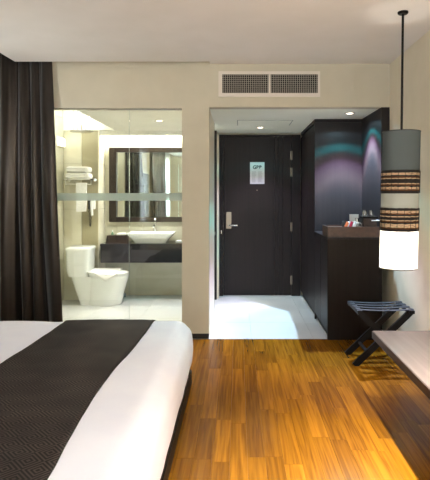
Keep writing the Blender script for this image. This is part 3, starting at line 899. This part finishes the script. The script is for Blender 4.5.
loft(bm, [rrect(bcx, bcy, .20, .13, .03, CT+.001), rrect(bcx, bcy, .235, .15, .035, CT+.05), rrect(bcx, bcy, .308, .185, .03, CT+.125),
          rrect(bcx, bcy, .308, .185, .03, CT+.132), rrect(bcx, bcy, .296, .173, .025, CT+.132), rrect(bcx, bcy, .22, .13, .03, CT+.045), rrect(bcx, bcy, .18, .10, .03, CT+.03)])
done('bowl', bm, 'ceramic', bs, smooth=35)
settle(bs)
fc = thing('basin_faucet', 'chrome mixer tap standing behind the vessel basin', 'faucet', (-1.135, 6.865, CT))
bm = bmesh.new(); add_tube(bm, [(-1.135, 6.865, CT), (-1.135, 6.865, CT+.25)], .020, 14); done('body', bm, 'chrome', fc, smooth=40)
bm = bmesh.new(); add_tube(bm, [(-1.135, 6.865, CT+.205), (-1.135, 6.78, CT+.215), (-1.135, 6.71, CT+.20)], [.016, .014, .012], 12); done('spout', bm, 'chrome', fc, smooth=40)
bm = bmesh.new(); add_tube(bm, [(-1.135, 6.865, CT+.25), (-1.135, 6.865, CT+.275), (-1.135, 6.84, CT+.30)], [.02, .014, .008], 12); done('lever', bm, 'chrome', fc, smooth=40)
settle(fc)
# mirror
mr = thing('wall_mirror', 'wide wall mirror in thick dark wooden frame above basin', 'mirror', (-1.1, 6.88, 1.5))
MX0, MX1, MZ0, MZ1 = -1.767, XH-.112, 1.016, 2.037
boxes('frame', [(MX0, MX1, 6.85, YD-.012, MZ0, 1.083), (MX0, MX1, 6.85, YD-.012, 1.975, MZ1), (MX0, -1.67, 6.85, YD-.012, 1.083, 1.975), (-.45, MX1, 6.85, YD-.012, 1.083, 1.975)], 'mirror_frame_wood', mr)
box('mirror_glass', (-1.67, -.45, 6.895, 6.90, 1.083, 1.975), 'mirror_glass', mr)
settle(mr)
# amenities on the counter
ab_ = thing('amenity_box', 'dark brown leather amenity box on the vanity', 'box', (-1.6, 6.56, CT))
ax0, ax1 = px(105.5, 6.5), px(128, 6.5)
bm = bmesh.new(); loft(bm, [rrect((ax0+ax1)/2, 6.59, (ax1-ax0)/2, .085, .012, CT+.001), rrect((ax0+ax1)/2, 6.59, (ax1-ax0)/2-.012, .078, .012, CT+.10)])
done('body', bm, 'box_leather', ab_)
box('lid_seam', (ax0+.006, ax1-.006, 6.504, 6.508, CT+.055, CT+.06), 'groove_black', ab_)
lathe('knob', [(.009, 0), (.012, .008), (.004, .014)], ((ax0+ax1)/2-.03, 6.585, CT+.10), 'brass_plate', ab_, 12)
settle(ab_)
ft = rbox('folded_facecloth', (px(117, 6.58), px(126, 6.58), 6.54, 6.65, CT+.101, CT+.13), .012, 'towel_white', None, seg=(5, 5, 2))
tag(ft, 'folded white facecloth on top of the amenity box', 'towel')
bo = thing('amenity_bottle', 'small green bottle standing by the amenity box', 'bottle', (px(112.5, 6.7), 6.72, CT))
lathe('body', [(.017, 0), (.017, .11), (.008, .125), (.008, .135)], (px(112.5, 6.72), 6.72, CT), 'bottle_green', bo, 14)
lathe('cap', [(.01, .135), (.01, .16)], (px(112.5, 6.72), 6.72, CT), 'plastic_white', bo, 14)
settle(bo)
sd = thing('soap_dish', 'small white soap dish at the right of the basin', 'soap dish', (px(179, 6.55), 6.55, CT))
lathe('dish', [(.03, 0), (.045, .012), (.048, .03), (.044, .03), (.036, .012)], (px(179, 6.55), 6.55, CT), 'ceramic', sd, 20)
rbox('soap', (px(179, 6.55)-.028, px(179, 6.55)+.028, 6.53, 6.57, CT+.0125, CT+.04), .012, 'towel_white', sd, seg=(4, 3, 2))
settle(sd)
sc = thing('bathroom_scale', 'small blue grey bathroom scale on the floor beyond toilet', 'scale', (-1.60, 6.72, 0))
rbox('platform', (-1.74, -1.52, 6.62, 6.82, .018, .05), .012, 'scale_blue', sc, seg=(4, 4, 2))
for (a, b) in ((-1.72, 6.64), (-1.54, 6.64), (-1.72, 6.80), (-1.54, 6.80)): lathe('foot', [(.012, 0), (.012, .02)], (a, b, 0), 'plastic_black', sc, 10)
box('dial', (-1.66, -1.60, 6.76, 6.80, .0495, .052), 'plastic_black', sc)
settle(sc)

# ------------------------------------------------------------------ toilet
to = thing('toilet', 'white close coupled toilet on the bathroom floor', 'toilet', (-1.8, 6.4, 0))
ty_ = 6.395
def egg(x0, x1, hw, z, yc=ty_, n=32, sq=2.6):
    """closed outline: squarish at the wall end, round at the front (x1)"""
    pts = []
    cx, hx = (x0+x1)/2, (x1-x0)/2
    for k in range(n):
        a = 2*PI*k/n
        c_, s_ = math.cos(a), math.sin(a)
        e = 2.0/(2.1 if c_ > 0 else 3.6)
        pts.append((cx + hx*math.copysign(abs(c_)**e, c_), yc + hw*math.copysign(abs(s_)**e, s_), z))
    return pts
bm = bmesh.new()
loft(bm, [egg(-2.005, -1.70, .125, 0.0), egg(-2.015, -1.70, .13, .05), egg(-2.05, -1.69, .14, .16), egg(-2.085, -1.68, .155, .27), egg(-2.11, -1.67, .165, .35), egg(-2.105, -1.67, .16, .366)])
done('pedestal', bm, 'ceramic', to, smooth=50)
bm = bmesh.new()
loft(bm, [egg(-1.90, -1.49, .150, 0.0), egg(-1.90, -1.478, .158, .02), egg(-1.89, -1.47, .165, .09), egg(-1.885, -1.452, .172, .17), egg(-1.885, -1.425, .181, .25), egg(-1.885, -1.404, .188, .33), egg(-1.885, -1.40, .189, .358), egg(-1.88, -1.408, .183, .366)])
done('pan', bm, 'ceramic', to, smooth=50)
bm = bmesh.new()
loft(bm, [egg(-1.885, -1.402, .188, .369), egg(-1.885, -1.398, .19, .377), egg(-1.885, -1.402, .188, .384)]); done('seat', bm, 'ceramic', to, smooth=50)
bm = bmesh.new()
loft(bm, [egg(-1.89, -1.404, .186, .386), egg(-1.89, -1.400, .189, .398), egg(-1.885, -1.43, .172, .418), egg(-1.86, -1.52, .11, .428)]); done('lid', bm, 'ceramic', to, smooth=50)
bm = bmesh.new()
loft(bm, [rrect(-2.005, ty_, .125, .165, .05, .367), rrect(-2.01, ty_, .135, .18, .05, .45), rrect(-2.01, ty_, .142, .19, .05, .69)]); done('cistern', bm, 'ceramic', to, smooth=50)
bm = bmesh.new()
loft(bm, [rrect(-2.01, ty_, .147, .195, .05, .691), rrect(-2.01, ty_, .148, .196, .05, .715), rrect(-2.01, ty_, .135, .185, .05, .73)]); done('cistern_lid', bm, 'ceramic', to, smooth=50)
lathe('flush_button', [(.022, 0), (.022, .005), (.018, .007)], (-2.01, ty_, .73), 'chrome', to, 16)
settle(to)
# cloth draped over the lid, one corner hanging down the near side
bm = bmesh.new(); n = 18; rows = []
for i in range(n+1):
    u = i/n
    row_ = []
    for j in range(n+1):
        vv = j/n
        xx = -1.87 + .36*u
        # hanging length at near side grows to a point at the middle-right
        s = vv*.42 - .02 - max(0.0, (1-abs(u-.72)/.55))*.16*(1)
        yy = ty_ + .15 - vv*(.15+.19+.02)
        zz = .434 + .008*noise.noise(Vector((u*4, vv*4, 2)))
        over = max(0.0, vv - .86)/.14
        hang = max(0.0, 1-abs(u-.66)/.42)
        yy -= .012*over*hang
        zz -= over*.115*hang
        zz -= .020*max(0, vv-.7)*2*(1-over*.5)*.3
        row_.append(bm.verts.new((xx + .012*noise.noise(Vector((vv*3, u*2, 9))), yy, zz)))
    rows.append(row_)
for A, B in zip(rows, rows[1:]):
    for i in range(n): bm.faces.new((A[i], A[i+1], B[i+1], B[i]))
cl = done('bath_mat', bm, 'towel_white', None, smooth=True)
sm = cl.modifiers.new('thick', 'SOLIDIFY'); sm.thickness = .012; sm.offset = 1.0
tag(cl, 'white towelling mat draped over the closed toilet lid', 'bath mat')
# hand sprayer on the side wall
hs = thing('bidet_sprayer', 'chrome hand sprayer with hose on wall beside the cistern', 'sprayer', (XL, 6.15, .5))
lathe('valve', [(.02, 0), (.02, .03), (.012, .06)], (XL+.03, 6.18, .32), 'chrome', hs, 12)
tube('wall_stub', [(XL, 6.18, .33), (XL+.03, 6.18, .33)], .01, 'chrome', hs)
tube('hose', [(XL+.03, 6.18, .38), (XL+.035, 6.15, .30), (XL+.04, 6.10, .22), (XL+.045, 6.06, .28), (XL+.035, 6.06, .45), (XL+.03, 6.08, .60)], .007, 'chrome', hs)
tube('spray_head', [(XL+.03, 6.08, .60), (XL+.032, 6.08, .68), (XL+.055, 6.08, .72)], [.009, .011, .018], 'chrome', hs, 12)
settle(hs)

# ------------------------------------------------------------------ towel shelf, towels, hair dryer
ts = thing('towel_shelf', 'chrome wall mounted towel shelf with hanging rail', 'towel rack', (-2.03, 6.6, 1.55))
SX0, SX1, SZ = -2.215, -1.885, 1.585
for k in range(5):
    yy = 6.37 + .05*k
    tube('rod', [(SX0, yy, SZ), (SX1, yy, SZ)], .005, 'chrome', ts)
for xx in (SX0, SX1):
    bar('end_bracket', (xx, 6.36, SZ), (xx, YP, SZ), .012, .016, 'chrome', ts, up=Vector((0, 0, 1)))
    bm = bmesh.new(); add_tube(bm, [(xx, YP-.012, SZ), (xx, YP, SZ)], .022, 14); done('rosette', bm, 'chrome', ts)
for xx in (SX0, SX1): bar('rail_hanger', (xx, 6.42, SZ), (xx, 6.42, SZ-.062), .01, .01, 'chrome', ts)
tube('hanging_rail', [(SX0, 6.42, SZ-.06), (SX1, 6.42, SZ-.06)], .006, 'chrome', ts)
settle(ts)
def towel_fn(zc):
    def f(w): return w + Vector((0, 0, .004*noise.noise(w*14))) + Vector((.006*noise.noise(w*9+Vector((3, 1, 2))), .005*noise.noise(w*11), 0))
    return f
for k, (z0, z1, lab) in enumerate(((1.592, 1.672, 'folded white towel, lower of the two on shelf'), (1.674, 1.752, 'folded white towel, upper of the two on shelf'))):
    t = thing('folded_towel', lab, 'towel', (-2.04, 6.46, z0), 'towels on the shelf')
    rbox('outer_fold', (-2.205+.008*k, -1.905-.006*k, 6.362, 6.575, z0, z1), .036, 'towel_white', t, seg=(12, 8, 2), fn=towel_fn(z0))
    for q in range(2):
        zc_ = z0 + (z1-z0)*(.30+.4*q)
        rbox('inner_layer', (-2.195+.008*k, -1.935, 6.357, 6.40, zc_-.013, zc_+.013), .011, 'towel_white', t, seg=(10, 2, 2), fn=towel_fn(z0+q))
    settle(t)
ht = thing('hand_towel', 'white hand towel hanging from rail below the shelf', 'towel', (-2.02, 6.42, 1.3))
rbox('front_fold', (px(76, 6.4), px(86.5, 6.4), 6.396, 6.412, 1.175, 1.535), .007, 'towel_white', ht, seg=(6, 3, 14), fn=towel_fn(1))
rbox('back_fold', (px(75, 6.4), px(86, 6.4), 6.428, 6.444, 1.215, 1.535), .007, 'towel_white', ht, seg=(6, 3, 14), fn=towel_fn(1))
rbox('top_fold', (px(76, 6.4), px(86.5, 6.4), 6.398, 6.442, 1.528, 1.544), .007, 'towel_white', ht, seg=(6, 3, 2))
settle(ht)
hd = thing('hair_dryer', 'white wall hair dryer with black coiled cord beside towels', 'hair dryer', (-1.88, 6.58, 1.2))
hx = px(92.6, 6.55)
rbox('holder', (hx-.028, hx+.03, 6.54, YP, 1.20, 1.33), .014, 'plastic_white', hd, seg=(4, 3, 5))
bm = bmesh.new(); add_tube(bm, [(hx-.004, 6.52, 1.30), (hx-.002, 6.515, 1.22), (hx+.004, 6.52, 1.12)], [.022, .018, .015], 12); done('body', bm, 'plastic_white', hd, smooth=40)
bm = bmesh.new(); add_tube(bm, [(hx-.042, 6.545, 1.325), (hx-.042, 6.54, 1.20)], [.016, .014], 10); done('grip', bm, 'plastic_black', hd, smooth=40)
pts = []
for k in range(60):
    t = k/59
    zz = 1.20 - .22*math.sin(PI*t)*1.0
    pts.append((hx-.045 + .03*t + .008*math.cos(k*1.3), 6.55 + .008*math.sin(k*1.3), zz))
tube('cord', pts, .0042, 'plastic_black', hd, 6)
settle(hd)

# ------------------------------------------------------------------ rain shower, wall light
rs = thing('rain_shower', 'flat round rain shower head hung under the ceiling coffer', 'shower head', (-1.86, 5.9, 2.14))
rx, ry, rz = px(81.5, 5.9), 5.9, 2.135
lathe('head', [(.02, .022), (.06, .016), (.135, .008), (.138, 0), (.13, -.004), (.001, -.004)], (rx, ry, rz), 'steel', rs, 36, cap0=True, cap1=False)
for k in range(4):
    a = PI/4 + k*PI/2
    tube('suspension_rod', [(rx+.10*math.cos(a), ry+.10*math.sin(a), rz+.01), (rx+.10*math.cos(a), ry+.10*math.sin(a), 2.498)], .0028, 'steel', rs, 6)
tube('supply_pipe', [(rx, ry, rz+.02), (rx, ry, 2.498)], .009, 'steel', rs)
settle(rs)
wlt = thing('wall_light', 'small glowing square wall light high beside the shower', 'wall light', (XL, 6.4, 2.07))
box('housing', (XL, XL+.02, 6.30, 6.585, 2.005, 2.135), 'vent_white', wlt, bevel=.003)
box('diffuser', (XL+.0205, XL+.03, 6.312, 6.575, 2.017, 2.123), 'wall_light_glow', wlt, bevel=.003)
settle(wlt)

bpy.context.view_layer.update()
